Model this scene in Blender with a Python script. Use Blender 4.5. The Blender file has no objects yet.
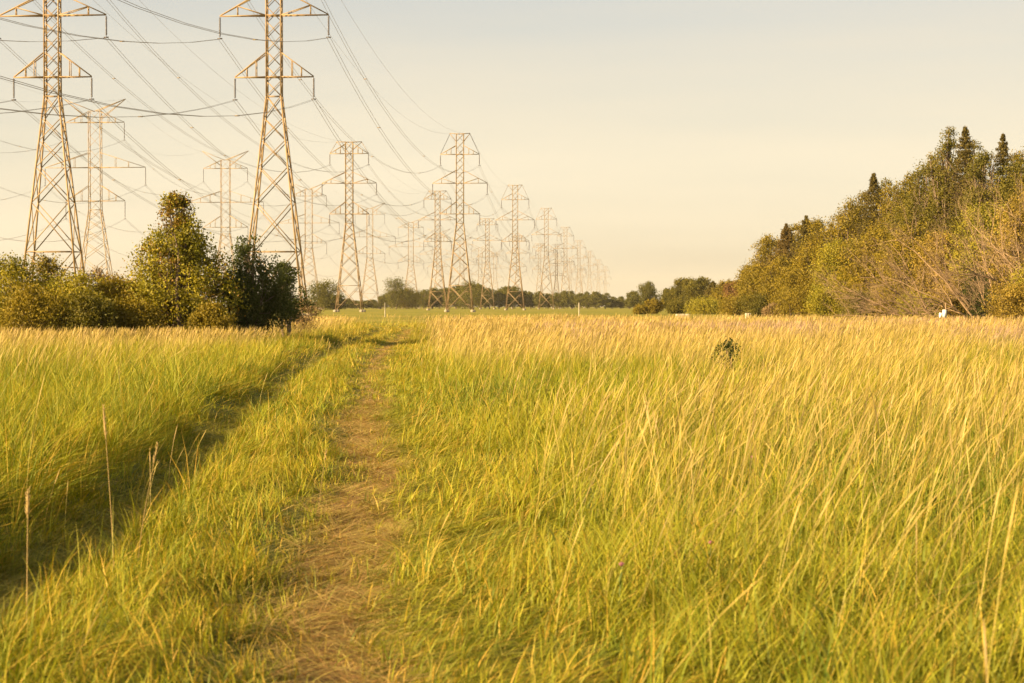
import bpy, math, random
import numpy as np

rnd = random.Random(7)
rng = np.random.default_rng(7)
scene = bpy.context.scene
COL = scene.collection
R = math.radians

# ------------------------------------------------------------------ camera
F = 1706.67                    # focal length in pixels (60 mm on a 36 mm sensor, 1024 px wide)
EYE = 1.65
HORIZON = 306.0
PITCH = math.atan((341.5 - HORIZON) / F)
cam_d = bpy.data.cameras.new('camera')
cam = bpy.data.objects.new('camera', cam_d)
COL.objects.link(cam)
cam.location = (0, 0, EYE)
cam.rotation_euler = (R(90) - PITCH, 0, 0)
cam_d.lens = 60
cam_d.sensor_width = 36
cam_d.clip_start = 0.1
cam_d.clip_end = 20000
cam_d.dof.use_dof = True
cam_d.dof.focus_distance = 38
cam_d.dof.aperture_fstop = 5.0
scene.camera = cam


def ht(py, D):
    """height of the point seen on image row py at distance D"""
    return EYE + (HORIZON - py) / F * D


def lat(px, D):
    return (px - 512.0) / F * D


# ------------------------------------------------------------------ object helpers
def tag(o, label=None, cat=None, group=None, kind=None):
    if label: o['label'] = label
    if cat: o['category'] = cat
    if group: o['group'] = group
    if kind: o['kind'] = kind
    return o


def empty(name, loc, rz=0.0):
    o = bpy.data.objects.new(name, None)
    o.empty_display_size = 0.5
    COL.objects.link(o)
    o.location = loc
    o.rotation_euler = (0, 0, rz)
    return o


def np_mesh(name, verts, quads=None, tris=None, cols=None, smooth=False):
    me = bpy.data.meshes.new(name)
    verts = np.asarray(verts, dtype=np.float32)
    loops, starts, totals = [], [], []
    n = 0
    if quads is not None and len(quads):
        q = np.asarray(quads, dtype=np.int32)
        loops.append(q.ravel()); starts.append(np.arange(len(q), dtype=np.int32) * 4)
        n = len(q) * 4
    if tris is not None and len(tris):
        t = np.asarray(tris, dtype=np.int32)
        loops.append(t.ravel()); starts.append(n + np.arange(len(t), dtype=np.int32) * 3)
    loops = np.concatenate(loops); starts = np.concatenate(starts)
    me.vertices.add(len(verts)); me.vertices.foreach_set('co', verts.ravel())
    me.loops.add(len(loops)); me.loops.foreach_set('vertex_index', loops)
    me.polygons.add(len(starts)); me.polygons.foreach_set('loop_start', starts)
    if smooth:
        me.polygons.foreach_set('use_smooth', np.ones(len(starts), dtype=bool))
    me.update(calc_edges=True)
    if cols is not None:
        a = me.attributes.new('Col', 'FLOAT_COLOR', 'POINT')
        c = np.ones((len(verts), 4), dtype=np.float32); c[:, :3] = cols
        a.data.foreach_set('color', c.ravel())
    return me


def link(name, me, mat, parent=None):
    o = bpy.data.objects.new(name, me)
    COL.objects.link(o)
    if mat is not None and not me.materials:
        me.materials.append(mat)
    if parent is not None:
        o.parent = parent
    return o


def copy_tree(o, parent=None):
    c = o.copy()
    COL.objects.link(c)
    c.parent = parent
    for ch in list(o.children):
        copy_tree(ch, c)
    return c


class MB:
    """collects bars and tubes for one mesh"""
    def __init__(self):
        self.v = []; self.q = []; self.n = 0

    def add(self, v, q):
        self.v.append(np.asarray(v, dtype=np.float32)); self.q.append(np.asarray(q, dtype=np.int32) + self.n)
        self.n += len(v)

    def bar(self, p, q, s):
        p = np.array(p, float); q = np.array(q, float)
        d = q - p; L = np.linalg.norm(d)
        if L < 1e-6: return
        d /= L
        up = np.array((0, 0, 1.0)) if abs(d[2]) < .95 else np.array((0, 1.0, 0))
        a = np.cross(d, up); a /= np.linalg.norm(a); b = np.cross(a, d)
        h = s / 2
        o = [(-h, -h), (h, -h), (h, h), (-h, h)]
        v = [p + a * x + b * y for x, y in o] + [q + a * x + b * y for x, y in o]
        self.add(v, [(0, 1, 5, 4), (1, 2, 6, 5), (2, 3, 7, 6), (3, 0, 4, 7), (3, 2, 1, 0), (4, 5, 6, 7)])

    def tube(self, pts, rad, sides=5):
        pts = np.array(pts, float); n = len(pts)
        tn = np.gradient(pts, axis=0)
        tn /= np.linalg.norm(tn, axis=1)[:, None] + 1e-9
        ref = np.array((0.31, 0.95, 0.05))
        a = np.cross(tn, ref); a /= np.linalg.norm(a, axis=1)[:, None] + 1e-9
        b = np.cross(tn, a)
        ang = np.arange(sides) / sides * 2 * math.pi
        rad = np.asarray(rad, float)
        v = (pts[:, None, :] + (a[:, None, :] * np.cos(ang)[None, :, None] + b[:, None, :] * np.sin(ang)[None, :, None]) * rad[:, None, None]).reshape(-1, 3)
        i = np.arange(n - 1)[:, None] * sides; k = np.arange(sides)[None, :]; k2 = (k + 1) % sides
        q = np.stack([i + k, i + k2, i + sides + k2, i + sides + k], axis=-1).reshape(-1, 4)
        self.add(v, q)

    def box(self, c, s):
        x, y, z = c; a, b, h = s[0] / 2, s[1] / 2, s[2] / 2
        v = [(x + i * a, y + j * b, z + k * h) for k in (-1, 1) for i, j in ((-1, -1), (1, -1), (1, 1), (-1, 1))]
        self.add(v, [(0, 1, 5, 4), (1, 2, 6, 5), (2, 3, 7, 6), (3, 0, 4, 7), (3, 2, 1, 0), (4, 5, 6, 7)])

    def mesh(self, name, smooth=False):
        return np_mesh(name, np.concatenate(self.v), np.concatenate(self.q), smooth=smooth)


# ------------------------------------------------------------------ noise in numpy
_perm = rng.random((256, 256)).astype(np.float32)
_perm3 = rng.random((64, 64, 64)).astype(np.float32)


def vnoise(x, y):
    xi = np.floor(x).astype(int); yi = np.floor(y).astype(int)
    fx = x - xi; fy = y - yi
    fx = fx * fx * (3 - 2 * fx); fy = fy * fy * (3 - 2 * fy)
    g = lambda a, b: _perm[a & 255, b & 255]
    return (g(xi, yi) * (1 - fx) + g(xi + 1, yi) * fx) * (1 - fy) + (g(xi, yi + 1) * (1 - fx) + g(xi + 1, yi + 1) * fx) * fy


def fnoise(x, y):
    return (vnoise(x, y) + .5 * vnoise(x * 2.1 + 17, y * 2.1 + 5) + .25 * vnoise(x * 4.3 + 3, y * 4.3 + 71)) / 1.75


def vnoise3(p):
    i = np.floor(p).astype(int); f = p - i; f = f * f * (3 - 2 * f)
    out = 0
    for dx in (0, 1):
        for dy in (0, 1):
            for dz in (0, 1):
                w = (f[:, 0] if dx else 1 - f[:, 0]) * (f[:, 1] if dy else 1 - f[:, 1]) * (f[:, 2] if dz else 1 - f[:, 2])
                out = out + w * _perm3[(i[:, 0] + dx) & 63, (i[:, 1] + dy) & 63, (i[:, 2] + dz) & 63]
    return out


def smooth(a, b, x):
    t = np.clip((x - a) / (b - a), 0, 1)
    return t * t * (3 - 2 * t)


# ------------------------------------------------------------------ materials
def mat(name):
    m = bpy.data.materials.new(name); m.use_nodes = True
    nt = m.node_tree
    for n in list(nt.nodes):
        if n.type != 'OUTPUT_MATERIAL': nt.nodes.remove(n)
    return m, nt, nt.nodes['Material Output']


def leafy(name, trans=0.35, rough=0.55, gloss=0.04):
    m, nt, out = mat(name)
    N, Lk = nt.nodes.new, nt.links.new
    at = N('ShaderNodeAttribute'); at.attribute_name = 'Col'
    d = N('ShaderNodeBsdfDiffuse'); t = N('ShaderNodeBsdfTranslucent')
    Lk(at.outputs['Color'], d.inputs['Color'])
    hsv = N('ShaderNodeHueSaturation'); hsv.inputs['Saturation'].default_value = 1.15; hsv.inputs['Value'].default_value = 1.2
    Lk(at.outputs['Color'], hsv.inputs['Color']); Lk(hsv.outputs[0], t.inputs['Color'])
    mx = N('ShaderNodeMixShader'); mx.inputs[0].default_value = trans
    Lk(d.outputs[0], mx.inputs[1]); Lk(t.outputs[0], mx.inputs[2])
    g = N('ShaderNodeBsdfGlossy'); g.inputs['Roughness'].default_value = rough
    mg = N('ShaderNodeMixShader'); mg.inputs[0].default_value = gloss
    Lk(mx.outputs[0], mg.inputs[1]); Lk(g.outputs[0], mg.inputs[2])
    Lk(mg.outputs[0], out.inputs['Surface'])
    return m


def plain(name, col, rough=0.7, metal=0.0, var=0.15, scale=6.0, col2=None):
    m, nt, out = mat(name)
    N, Lk = nt.nodes.new, nt.links.new
    p = N('ShaderNodeBsdfPrincipled'); p.inputs['Roughness'].default_value = rough; p.inputs['Metallic'].default_value = metal
    tc = N('ShaderNodeTexCoord'); no = N('ShaderNodeTexNoise'); no.inputs['Scale'].default_value = scale; no.inputs['Detail'].default_value = 6
    Lk(tc.outputs['Object'], no.inputs['Vector'])
    cr = N('ShaderNodeValToRGB')
    c2 = col2 or tuple(c * (1 - 2 * var) for c in col)
    cr.color_ramp.elements[0].position = .35; cr.color_ramp.elements[0].color = (*c2, 1)
    cr.color_ramp.elements[1].position = .65; cr.color_ramp.elements[1].color = (*col, 1)
    Lk(no.outputs['Fac'], cr.inputs['Fac']); Lk(cr.outputs['Color'], p.inputs['Base Color'])
    Lk(p.outputs[0], out.inputs['Surface'])
    return m


M_grass = leafy('grass_blades', .30, .6, .018)
M_straw = leafy('dry_straw', .25, .6, .02)
M_leaf = leafy('foliage', .28, .6, .015)
M_bark = plain('bark', (.17, .12, .08), .9, 0, .25, 9)
M_deadwood = plain('bleached_dead_wood', (.33, .22, .125), .85, 0, .2, 7)
M_steel = plain('weathered_galvanised_steel', (.28, .20, .105), .65, .1, .14, .8, col2=(.19, .12, .058))
M_darksteel = plain('dark_steel', (.10, .08, .06), .6, .2, .2, 2)
M_insul = plain('brown_glazed_porcelain', (.07, .055, .06), .3, 0, .1, 3)
M_cable = plain('aluminium_cable', (.24, .19, .16), .6, .1, .1, 3)
M_concrete = plain('pale_concrete', (.27, .23, .17), .9, 0, .15, 3)
M_cream = plain('weathered_white_paint', (.42, .37, .28), .7, 0, .1, 6)
M_white = plain('white_paint', (.8, .78, .74), .5, 0, .05, 4)

# ------------------------------------------------------------------ the track
_ry = np.array([-60, 0, 7.5, 9.6, 13.2, 19.6, 30, 44, 64, 97, 118, 128, 138, 150, 165, 190, 230, 400, 6000], float)
_rx = np.array([3.5, -.25, -.78, -.95, -1.2, -1.72, -2.55, -3.66, -4.8, -6.1, -7.2, -8.3, -10.5, -15, -23, -40, -75, -240, -240], float)


def rutx(y):
    return np.interp(y, _ry, _rx) + .10 * np.sin(y * .45) + .06 * np.sin(y * 1.13 + 1)


LEFT_RUT = -1.88


def gz(x, y):
    """height of the ground"""
    u = x - rutx(y)
    near = 1 - smooth(150, 260, y)
    z = -.04 * np.exp(-(u / .34) ** 2) - .08 * np.exp(-((u - LEFT_RUT) / .30) ** 2)
    z = z + .05 * np.exp(-((u + .95) / .5) ** 2)
    z = z + .21 * smooth(-2.05, -3.1, u) + .06 * smooth(.5, 2.0, u)
    z = z + .07 * (fnoise(x * .35 + 9, y * .35) - .5) * smooth(.2, 1.5, np.abs(u))
    z = z + (.03 + .07 * np.exp(-(u / .8) ** 2) + .05 * np.exp(-((u - LEFT_RUT) / .5) ** 2)) * (fnoise(x * 2.6, y * 1.5) - .5)
    return z * near


def ground():
    up = [0]; s = .12
    while up[-1] < 4200:
        up.append(up[-1] + s)
        if up[-1] > 2.2: s *= 1.16
    un = [0]; s = .12
    while un[-1] > -4200:
        un.append(un[-1] - s)
        if un[-1] < -4.0: s *= 1.16
    us = np.array(un[::-1] + up[1:])
    ys = [-40, -20, -8, 0]; s = .22
    while ys[-1] < 4600:
        ys.append(ys[-1] + s)
        if ys[-1] > 18: s *= 1.035
    ys = np.array(ys, float)
    U, Y = np.meshgrid(us, ys)
    keep = 1 - smooth(20, 220, np.abs(U))
    X = U + rutx(Y) * keep
    Z = gz(X, Y)
    nu, ny = len(us), len(ys)
    v = np.stack([X, Y, Z], -1).reshape(-1, 3)
    i = np.arange(ny - 1)[:, None] * nu; j = np.arange(nu - 1)[None, :]
    q = np.stack([i + j, i + j + 1, i + j + nu + 1, i + j + nu], -1).reshape(-1, 4)
    Uf = (X - rutx(Y)).reshape(-1); Yf = Y.reshape(-1)
    Uf = Uf + .5 * (fnoise(v[:, 0] * 1.7 + 3, v[:, 1] * .9) - .5)
    bare = np.maximum(np.exp(-(Uf / .19) ** 4) * (1 - .35 * smooth(14, 30, Yf)), .3 * np.exp(-((Uf - LEFT_RUT) / .2) ** 4)) * (1 - smooth(120, 150, Yf))
    mown = smooth(120, 170, Yf)
    cols = np.stack([bare, mown, np.zeros_like(bare)], -1)
    me = np_mesh('ground', v, q, cols=cols, smooth=True)
    m, nt, out = mat('meadow_soil')
    N, Lk = nt.nodes.new, nt.links.new
    at = N('ShaderNodeAttribute'); at.attribute_name = 'Col'
    sp = N('ShaderNodeSeparateColor'); Lk(at.outputs['Color'], sp.inputs[0])
    geo = N('ShaderNodeNewGeometry')

    def noise(scale, detail=6):
        n = N('ShaderNodeTexNoise'); n.inputs['Scale'].default_value = scale; n.inputs['Detail'].default_value = detail
        Lk(geo.outputs['Position'], n.inputs['Vector']); return n

    def ramp(src, stops):
        r = N('ShaderNodeValToRGB')
        el = r.color_ramp.elements
        el[0].position, el[0].color = stops[0][0], (*stops[0][1], 1)
        el[1].position, el[1].color = stops[-1][0], (*stops[-1][1], 1)
        for p, c in stops[1:-1]:
            e = el.new(p); e.color = (*c, 1)
        Lk(src, r.inputs['Fac']); return r

    def mix(f, a, b):
        x = N('ShaderNodeMix'); x.data_type = 'RGBA'
        Lk(f, x.inputs[0]); Lk(a, x.inputs[6]); Lk(b, x.inputs[7]); return x.outputs[2]
    thatch = ramp(noise(9).outputs['Fac'], [(.3, (.05, .06, .010)), (.55, (.10, .10, .016)), (.75, (.17, .135, .028))])
    soil = ramp(noise(14, 9).outputs['Fac'], [(.3, (.12, .062, .028)), (.5, (.26, .155, .072)), (.72, (.42, .28, .12))])
    far = ramp(noise(.07, 8).outputs['Fac'], [(.32, (.13, .135, .012)), (.5, (.20, .18, .018)), (.7, (.29, .22, .04))])
    nb = noise(3.5, 8)
    ma = N('ShaderNodeMath'); ma.operation = 'ADD'; Lk(sp.outputs[0], ma.inputs[0]); Lk(nb.outputs['Fac'], ma.inputs[1])
    mr = N('ShaderNodeMapRange'); mr.inputs[1].default_value = .85; mr.inputs[2].default_value = 1.15
    Lk(ma.outputs[0], mr.inputs[0])
    c = mix(mr.outputs[0], thatch.outputs[0], soil.outputs[0])
    c = mix(sp.outputs[1], c, far.outputs[0])
    p = N('ShaderNodeBsdfPrincipled'); p.inputs['Roughness'].default_value = .95; p.inputs['Specular IOR Level'].default_value = .1
    Lk(c, p.inputs['Base Color'])
    bp = N('ShaderNodeBump'); bp.inputs['Strength'].default_value = .6; bp.inputs['Distance'].default_value = .03
    Lk(noise(22, 10).outputs['Fac'], bp.inputs['Height']); Lk(bp.outputs[0], p.inputs['Normal'])
    Lk(p.outputs[0], out.inputs['Surface'])
    tag(link('ground', me, m), 'meadow ground with bare brown wheel ruts and far mown grass', 'ground', kind='structure')


ground()

# ------------------------------------------------------------------ grass


def blades(roots, h, lean, bend, width, seg, cols, head=None, yaw=None):
    """ribbons: roots (n,3), h (n), lean (n,2) horizontal displacement of the tip, bend exponent, width (n), cols (n,2,3) root and tip"""
    n = len(roots)
    t = np.linspace(0, 1, seg + 1)
    if head is not None:
        t = np.array([0, .4, .74, .80, .88, .95, 1.0]); seg = len(t) - 1
    ln = np.linalg.norm(lean, axis=1)
    vert = np.sqrt(np.maximum(h * h - np.minimum(ln, h * .97) ** 2, (h * .1) ** 2))
    tb = t[None, :] ** bend[:, None]
    px = roots[:, 0:1] + lean[:, 0:1] * tb
    py = roots[:, 1:2] + lean[:, 1:2] * tb
    droop = np.clip(ln / h - .55, 0, .6)
    pz = roots[:, 2:3] + vert[:, None] * (t[None, :] + droop[:, None] * (t[None, :] - t[None, :] ** 2) * 1.6)
    if yaw is None: yaw = rng.random(n) * math.pi
    wx, wy = np.cos(yaw), np.sin(yaw)
    if head is None:
        prof = (1 - t ** 1.8) * .92 + .08
    else:
        prof = None
    if prof is not None:
        w = width[:, None] * prof[None, :] * .5
    else:
        hp = np.array([1, .85, .7, 1.0, 1.0, .7, .15]); isH = np.array([0, 0, 0, .75, 1, .7, .1])
        w = (width[:, None] * hp[None, :] + head[:, None] * isH[None, :]) * .5
    V = np.empty((n, seg + 1, 2, 3), np.float32)
    for s, sg in ((0, -1), (1, 1)):
        V[:, :, s, 0] = px + sg * w * wx[:, None]; V[:, :, s, 1] = py + sg * w * wy[:, None]; V[:, :, s, 2] = pz
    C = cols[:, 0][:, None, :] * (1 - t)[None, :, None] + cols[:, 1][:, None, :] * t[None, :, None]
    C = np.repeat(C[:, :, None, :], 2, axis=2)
    k = np.arange(seg)[None, :] * 2; b = np.arange(n)[:, None] * (seg + 1) * 2
    a = (b + k)[..., None]
    q = (a + np.array([0, 1, 3, 2])[None, None, :]).reshape(-1, 4)
    return V.reshape(-1, 3), q, C.reshape(-1, 3).astype(np.float32)


class Bag:
    def __init__(self): self.v = []; self.q = []; self.c = []; self.n = 0

    def add(self, v, q, c):
        self.v.append(v); self.q.append(q + self.n); self.c.append(c); self.n += len(v)

    def build(self, name, m, parent=None):
        return link(name, np_mesh(name, np.concatenate(self.v), np.concatenate(self.q), cols=np.concatenate(self.c)), m, parent)


def scatter(d0, d1, dens):
    """points in the visible wedge (with a margin to both sides) between two distances"""
    k = .335
    n = int(dens * (k * (d1 * d1 - d0 * d0) + 3.2 * (d1 - d0)))
    y = np.sqrt(d0 * d0 + rng.random(n) * (d1 * d1 - d0 * d0))
    x = (rng.random(n) * 2 - 1) * (k * y + 1.6)
    return x, y


def lerp(a, b, t):
    return np.asarray(a)[None, :] * (1 - t)[:, None] + np.asarray(b)[None, :] * t[:, None]


GREEN = (.078, .125, .013); LIME = (.245, .25, .02); OLIVE = (.23, .205, .028); STRAW = (.43, .315, .115); GOLD = (.39, .275, .055); PINKY = (.40, .275, .12); RUSSET = (.34, .18, .06)


def zone(u):
    """grass length by distance from the ruts"""
    right = .12 + .13 * smooth(.2, .8, u) + .16 * smooth(.8, 2.1, u)
    mid = .11 + .20 * smooth(.2, .85, -u) * smooth(.1, .4, u - LEFT_RUT)
    left = .14 + .40 * smooth(.2, .62, LEFT_RUT - u)
    return np.where(u > 0, right, np.where(u > LEFT_RUT, mid, left))


green = Bag(); flat = Bag(); straw = Bag()
BANDS = [(4.5, 11, 1900, .0060, 4), (11, 22, 900, .0075, 3), (22, 45, 330, .011, 3), (45, 85, 110, .018, 2), (85, 158, 40, .030, 2)]
for d0, d1, dens, wd, seg in BANDS:
    x, y = scatter(d0, d1, dens)
    # tussocks: most roots gather in clumps whose blades arch outwards
    n = len(x); M = max(1, n // (34 if d1 < 50 else 9)); ti = rng.integers(0, M, n)
    tux = x[:M].copy(); tuy = y[:M].copy(); tuh = .55 + .9 * rng.random(M); tuc = rng.normal(size=M) * .27
    intuft = rng.random(n) < (.72 if d1 < 50 else .5)
    sp = (.035 + .05 * rng.random(n)) * (1 if d1 < 25 else 2)
    ta = rng.random(n) * 6.283
    x = np.where(intuft, tux[ti] + sp * np.cos(ta), x); y = np.where(intuft, tuy[ti] + sp * np.sin(ta), y)
    th = np.where(intuft, tuh[ti], .75); tc_ = np.where(intuft, tuc[ti], rng.normal(size=n) * .2)
    u = x - rutx(y)
    ue = u + .5 * (fnoise(x * 1.7 + 3, y * .9) - .5)
    bareness = np.maximum(np.exp(-(ue / .17) ** 4) * (.85 - .5 * smooth(12, 26, y)), np.exp(-((u - LEFT_RUT) / .16) ** 4) * .22)
    bareness *= .25 + 1.3 * fnoise(x * 1.6 + 4, y * .7)
    keep = rng.random(len(x)) > bareness
    if d1 > 150: keep &= rng.random(len(x)) > smooth(118, 156, y) * .92
    x, y, u, ta, th, tc_, intuft = (a[keep] for a in (x, y, u, ta, th, tc_, intuft))
    n = len(x)
    patch = fnoise(x * .22 + 3, y * .10 + 8); fine = fnoise(x * 1.4, y * 1.4)
    h = zone(u) * (.5 + .8 * rng.random(n)) * (.32 + 1.35 * fine) * th
    h *= 1 - .25 * smooth(22, 38, y) * (u < -2)
    h *= 1 - .75 * np.exp(-(((x - lat(727, 41)) / .9) ** 2 + ((y - 38.5) / 4.0) ** 2))
    wild = smooth(.9, 1.8, u) + smooth(.6, 1.2, LEFT_RUT - u)
    h *= 1 + .25 * np.clip(wild, 0, 1) * (patch - .4) * 2
    h = np.maximum(h, .05)
    # lean: a prevailing wind to the right, curls by patches, lodged grass beside the ruts
    a = (fnoise(x * .9 + 60, y * .9) - .5) * 9
    am = .25 + .35 * rng.random(n)
    lx = h * (am * np.cos(a) * 1.1 + .16 + .42 * rng.normal(size=n))
    ly = h * (am * np.sin(a) * 1.1 - .08 + .34 * rng.normal(size=n))
    med = (u < 0) & (u > LEFT_RUT); h = h * np.where(med, .82, .9)
    k = np.where(intuft, .35 + .65 * rng.random(n), 0) * h
    lx = lx * np.where(intuft, .55, 1) + k * np.cos(ta); ly = ly * np.where(intuft, .55, 1) + k * np.sin(ta)
    lodged = np.clip(1 - wild, 0, 1) * smooth(.15, .7, fnoise(x * .8 + 11, y * .5 + 2))
    lx += h * lodged * .75 * np.sign(np.where(u > -.95, -1, 1) * np.where(u > 0, -1, 1)) ; ly -= h * lodged * .35
    lean = np.stack([lx, ly], -1)
    ln = np.linalg.norm(lean, axis=1); lean *= np.minimum(1, .93 * h / np.maximum(ln, 1e-6))[:, None]
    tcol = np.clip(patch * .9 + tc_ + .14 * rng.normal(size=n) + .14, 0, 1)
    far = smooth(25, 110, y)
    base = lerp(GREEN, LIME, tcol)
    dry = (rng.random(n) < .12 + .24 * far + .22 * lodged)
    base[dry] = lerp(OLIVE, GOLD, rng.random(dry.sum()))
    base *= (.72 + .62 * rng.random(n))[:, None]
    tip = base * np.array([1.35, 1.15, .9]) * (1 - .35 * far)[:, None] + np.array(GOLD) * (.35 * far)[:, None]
    roots = np.stack([x, y, gz(x, y) - .01], -1)
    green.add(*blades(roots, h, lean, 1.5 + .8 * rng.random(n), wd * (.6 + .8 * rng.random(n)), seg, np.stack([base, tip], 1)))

# flattened dry blades lying in and beside the ruts
for d0, d1, dens, wd in ((4.5, 14, 1500, .0068), (14, 30, 700, .009), (30, 120, 80, .014)):
    n = int(dens * (d1 - d0) * 2.6)
    y = d0 + (d1 - d0) * rng.random(n); side = rng.random(n)
    u = np.where(side < .42, .06 + .30 * rng.normal(size=n), np.where(side < .72, .66 + .30 * rng.normal(size=n), LEFT_RUT + .25 * rng.normal(size=n)))
    keep = (u < 1.6) & (u > LEFT_RUT - .45); u = u[keep]; y = y[keep]; n = len(u)
    x = u + rutx(y)
    h = .12 + .26 * rng.random(n)
    a = -1.2 + 1.5 * rng.normal(size=n) + (fnoise(x * 1.1, y * 1.1) - .5) * 5
    lean = np.stack([np.cos(a), np.sin(a)], -1) * (h * (.86 + .11 * rng.random(n)))[:, None]
    c = lerp(LIME, STRAW, np.clip(.45 + .5 * rng.random(n) - .55 * smooth(.22, .5, u) - .3 * (u < -1), 0, 1))
    rs = (rng.random(n) < .5) & (np.abs(u) < .35); c[rs] = lerp(RUSSET, STRAW, rng.random(rs.sum()))
    c *= (.55 + .65 * rng.random(n))[:, None]
    roots = np.stack([x, y, gz(x, y)], -1)
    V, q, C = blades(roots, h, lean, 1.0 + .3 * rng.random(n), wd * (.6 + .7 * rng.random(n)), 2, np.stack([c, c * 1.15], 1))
    V = V.reshape(n, 3, 2, 3); V[:, :, :, 2] = roots[:, 2][:, None, None] + .012 + (V[:, :, :, 2] - roots[:, 2][:, None, None]) * (.25 + .3 * rng.random(n))[:, None, None]
    flat.add(V.reshape(-1, 3), q, C)

# tall dry seed stalks
for d0, d1, dens, wd in ((5.0, 12, 21, .0029), (12, 28, 22, .0036), (28, 55, 16, .0052), (55, 95, 16, .0078), (95, 158, 16, .013)):
    x, y = scatter(d0, d1, dens)
    u = x - rutx(y)
    patch = fnoise(x * .16 + 31, y * .09 + 2)
    p = np.where(u > 0, smooth(.9, 2.6, u), smooth(1.3, 4.5, LEFT_RUT - u) * (.9 + 1.6 * smooth(22, 36, y)))
    p = p * (.08 + .85 * smooth(.43, .64, patch)) + .012 * (np.abs(u) > .55)
    p = np.clip(p + .26 * smooth(30, 90, y) * smooth(.38, .55, fnoise(x * .12 + 77, y * .045)) * (p > .08), 0, 1)
    p *= 1 - .95 * smooth(116, 156, y)
    keep = rng.random(len(x)) < p
    # stalks stand in small groups
    x, y = x[keep], y[keep]
    m = 1 if d0 > 90 else 2
    x = np.repeat(x, m) + .10 * rng.normal(size=len(x) * m); y = np.repeat(y, m) + .10 * rng.normal(size=len(y) * m)
    n = len(x)
    h = (.60 + .46 * rng.random(n)) * (.85 + .3 * fnoise(x * .3, y * .3))
    u = x - rutx(y); h *= np.where((u < .9) & (u > LEFT_RUT - .5), .62, 1)
    lx = h * (.26 + .19 * rng.normal(size=n) + .5 * (fnoise(x * .35 + 7, y * .35) - .45)); ly = h * (.24 * rng.normal(size=n) - .05)
    h = np.where((u < -2) & (y > 40), np.minimum(h, .68 + .12 * rng.random(n)), h)
    near_shrub = (((x - lat(727, 41)) / 1.0) ** 2 + ((y - 38) / 4.5) ** 2) < 1; h[near_shrub] *= .35
    broken = rng.random(n) < .06; lx[broken] += h[broken] * .45
    lean = np.stack([lx, ly], -1); ln = np.linalg.norm(lean, axis=1); lean *= np.minimum(1, .9 * h / np.maximum(ln, 1e-6))[:, None]
    c = lerp(STRAW, GOLD, rng.random(n)); pk = rng.random(n) < .15 + .15 * smooth(30, 100, y); c[pk] = np.array(PINKY)
    mv = (y > 52) & (y < 100) & (u > 6) & (fnoise(x * .10 + 5, y * .08 + 44) > .56); c[mv] = np.array((.36, .235, .17))
    c *= (.75 + .45 * rng.random(n))[:, None]
    roots = np.stack([x, y, gz(x, y)], -1)
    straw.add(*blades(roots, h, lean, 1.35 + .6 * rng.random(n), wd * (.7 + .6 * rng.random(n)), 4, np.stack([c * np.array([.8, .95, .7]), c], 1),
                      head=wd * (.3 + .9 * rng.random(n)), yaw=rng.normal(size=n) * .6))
tag(green.build('meadow_grass', M_grass), 'long green and yellowing meadow grass leaning over on both sides of the track', 'grass', kind='stuff')
tag(flat.build('trampled_grass', M_grass), 'flattened yellowish grass lying in and beside the wheel ruts', 'grass', kind='stuff')
tag(straw.build('dry_grass_stalks', M_straw), 'tall straw-coloured seed stalks rising above the green meadow grass', 'grass', kind='stuff')

# broad-leaved weeds low in the sward at the lower right
wv = Bag()
x, y = scatter(5, 22, 6)
u = x - rutx(y); keep = (u > 1.1) & (fnoise(x * .8 + 90, y * .8) > .45); x, y = x[keep], y[keep]
for i in range(len(x)):
    n = rng.integers(5, 10)
    zz = .12 + .38 * rng.random(n); a = rng.random(n) * 6.28
    ln = .05 + .05 * rng.random(n)
    r = np.stack([x[i] + .03 * rng.normal(size=n), y[i] + .03 * rng.normal(size=n), gz(x[i:i + 1], y[i:i + 1])[0] + zz], -1)
    c = np.repeat(lerp((.13, .15, .018), (.24, .23, .025), np.array([rng.random()])), n, 0) * (.8 + .4 * rng.random(n))[:, None]
    wv.add(*blades(r, ln * 1.3, np.stack([np.cos(a), np.sin(a)], -1) * ln[:, None], np.full(n, 1.4), .010 + .007 * rng.random(n), 3, np.stack([c, c], 1), yaw=a + 1.57))
tag(wv.build('meadow_weeds', M_grass), 'low broad-leaved green weeds growing among the meadow grass', 'weeds', kind='stuff')


# single stalks standing in the left foreground
def single_stalk(px, ptop, D, lean_px, label, thick=.006):
    X = lat(px, D); z0 = float(gz(np.array([X]), np.array([D]))[0]); h = ht(ptop, D) - z0
    root = empty('grass_stalk', (X, D, z0))
    tag(root, label, 'grass stalk', 'single stalks in the left foreground')
    lx = lean_px / F * D
    t = np.linspace(0, 1, 9)
    pts = np.stack([lx * t ** 1.3, 0 * t, h * t], -1)
    s = MB(); s.tube(pts, thick * (.40 - .22 * t), 5); link('stem', s.mesh('stem', True), M_stalk, root)
    hd = MB(); tt = np.linspace(.82, 1.02, 8)
    hp = np.stack([lx * tt ** 1.3, 0 * tt - .0005, h * tt], -1)
    hd.tube(hp, thick * np.array([.25, .5, .72, .62, .75, .6, .4, .08]), 7)
    for k in range(44):
        f = .83 + .18 * rnd.random(); p = np.array((lx * f ** 1.3, 0, h * f)); a = rnd.random() * 6.28
        hd.bar(p, p + np.array((math.cos(a) * thick * 1.3, math.sin(a) * thick * 1.3, .022)), .0018)
    link('seed_head', hd.mesh('seed_head', True), M_stalk, root)


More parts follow.
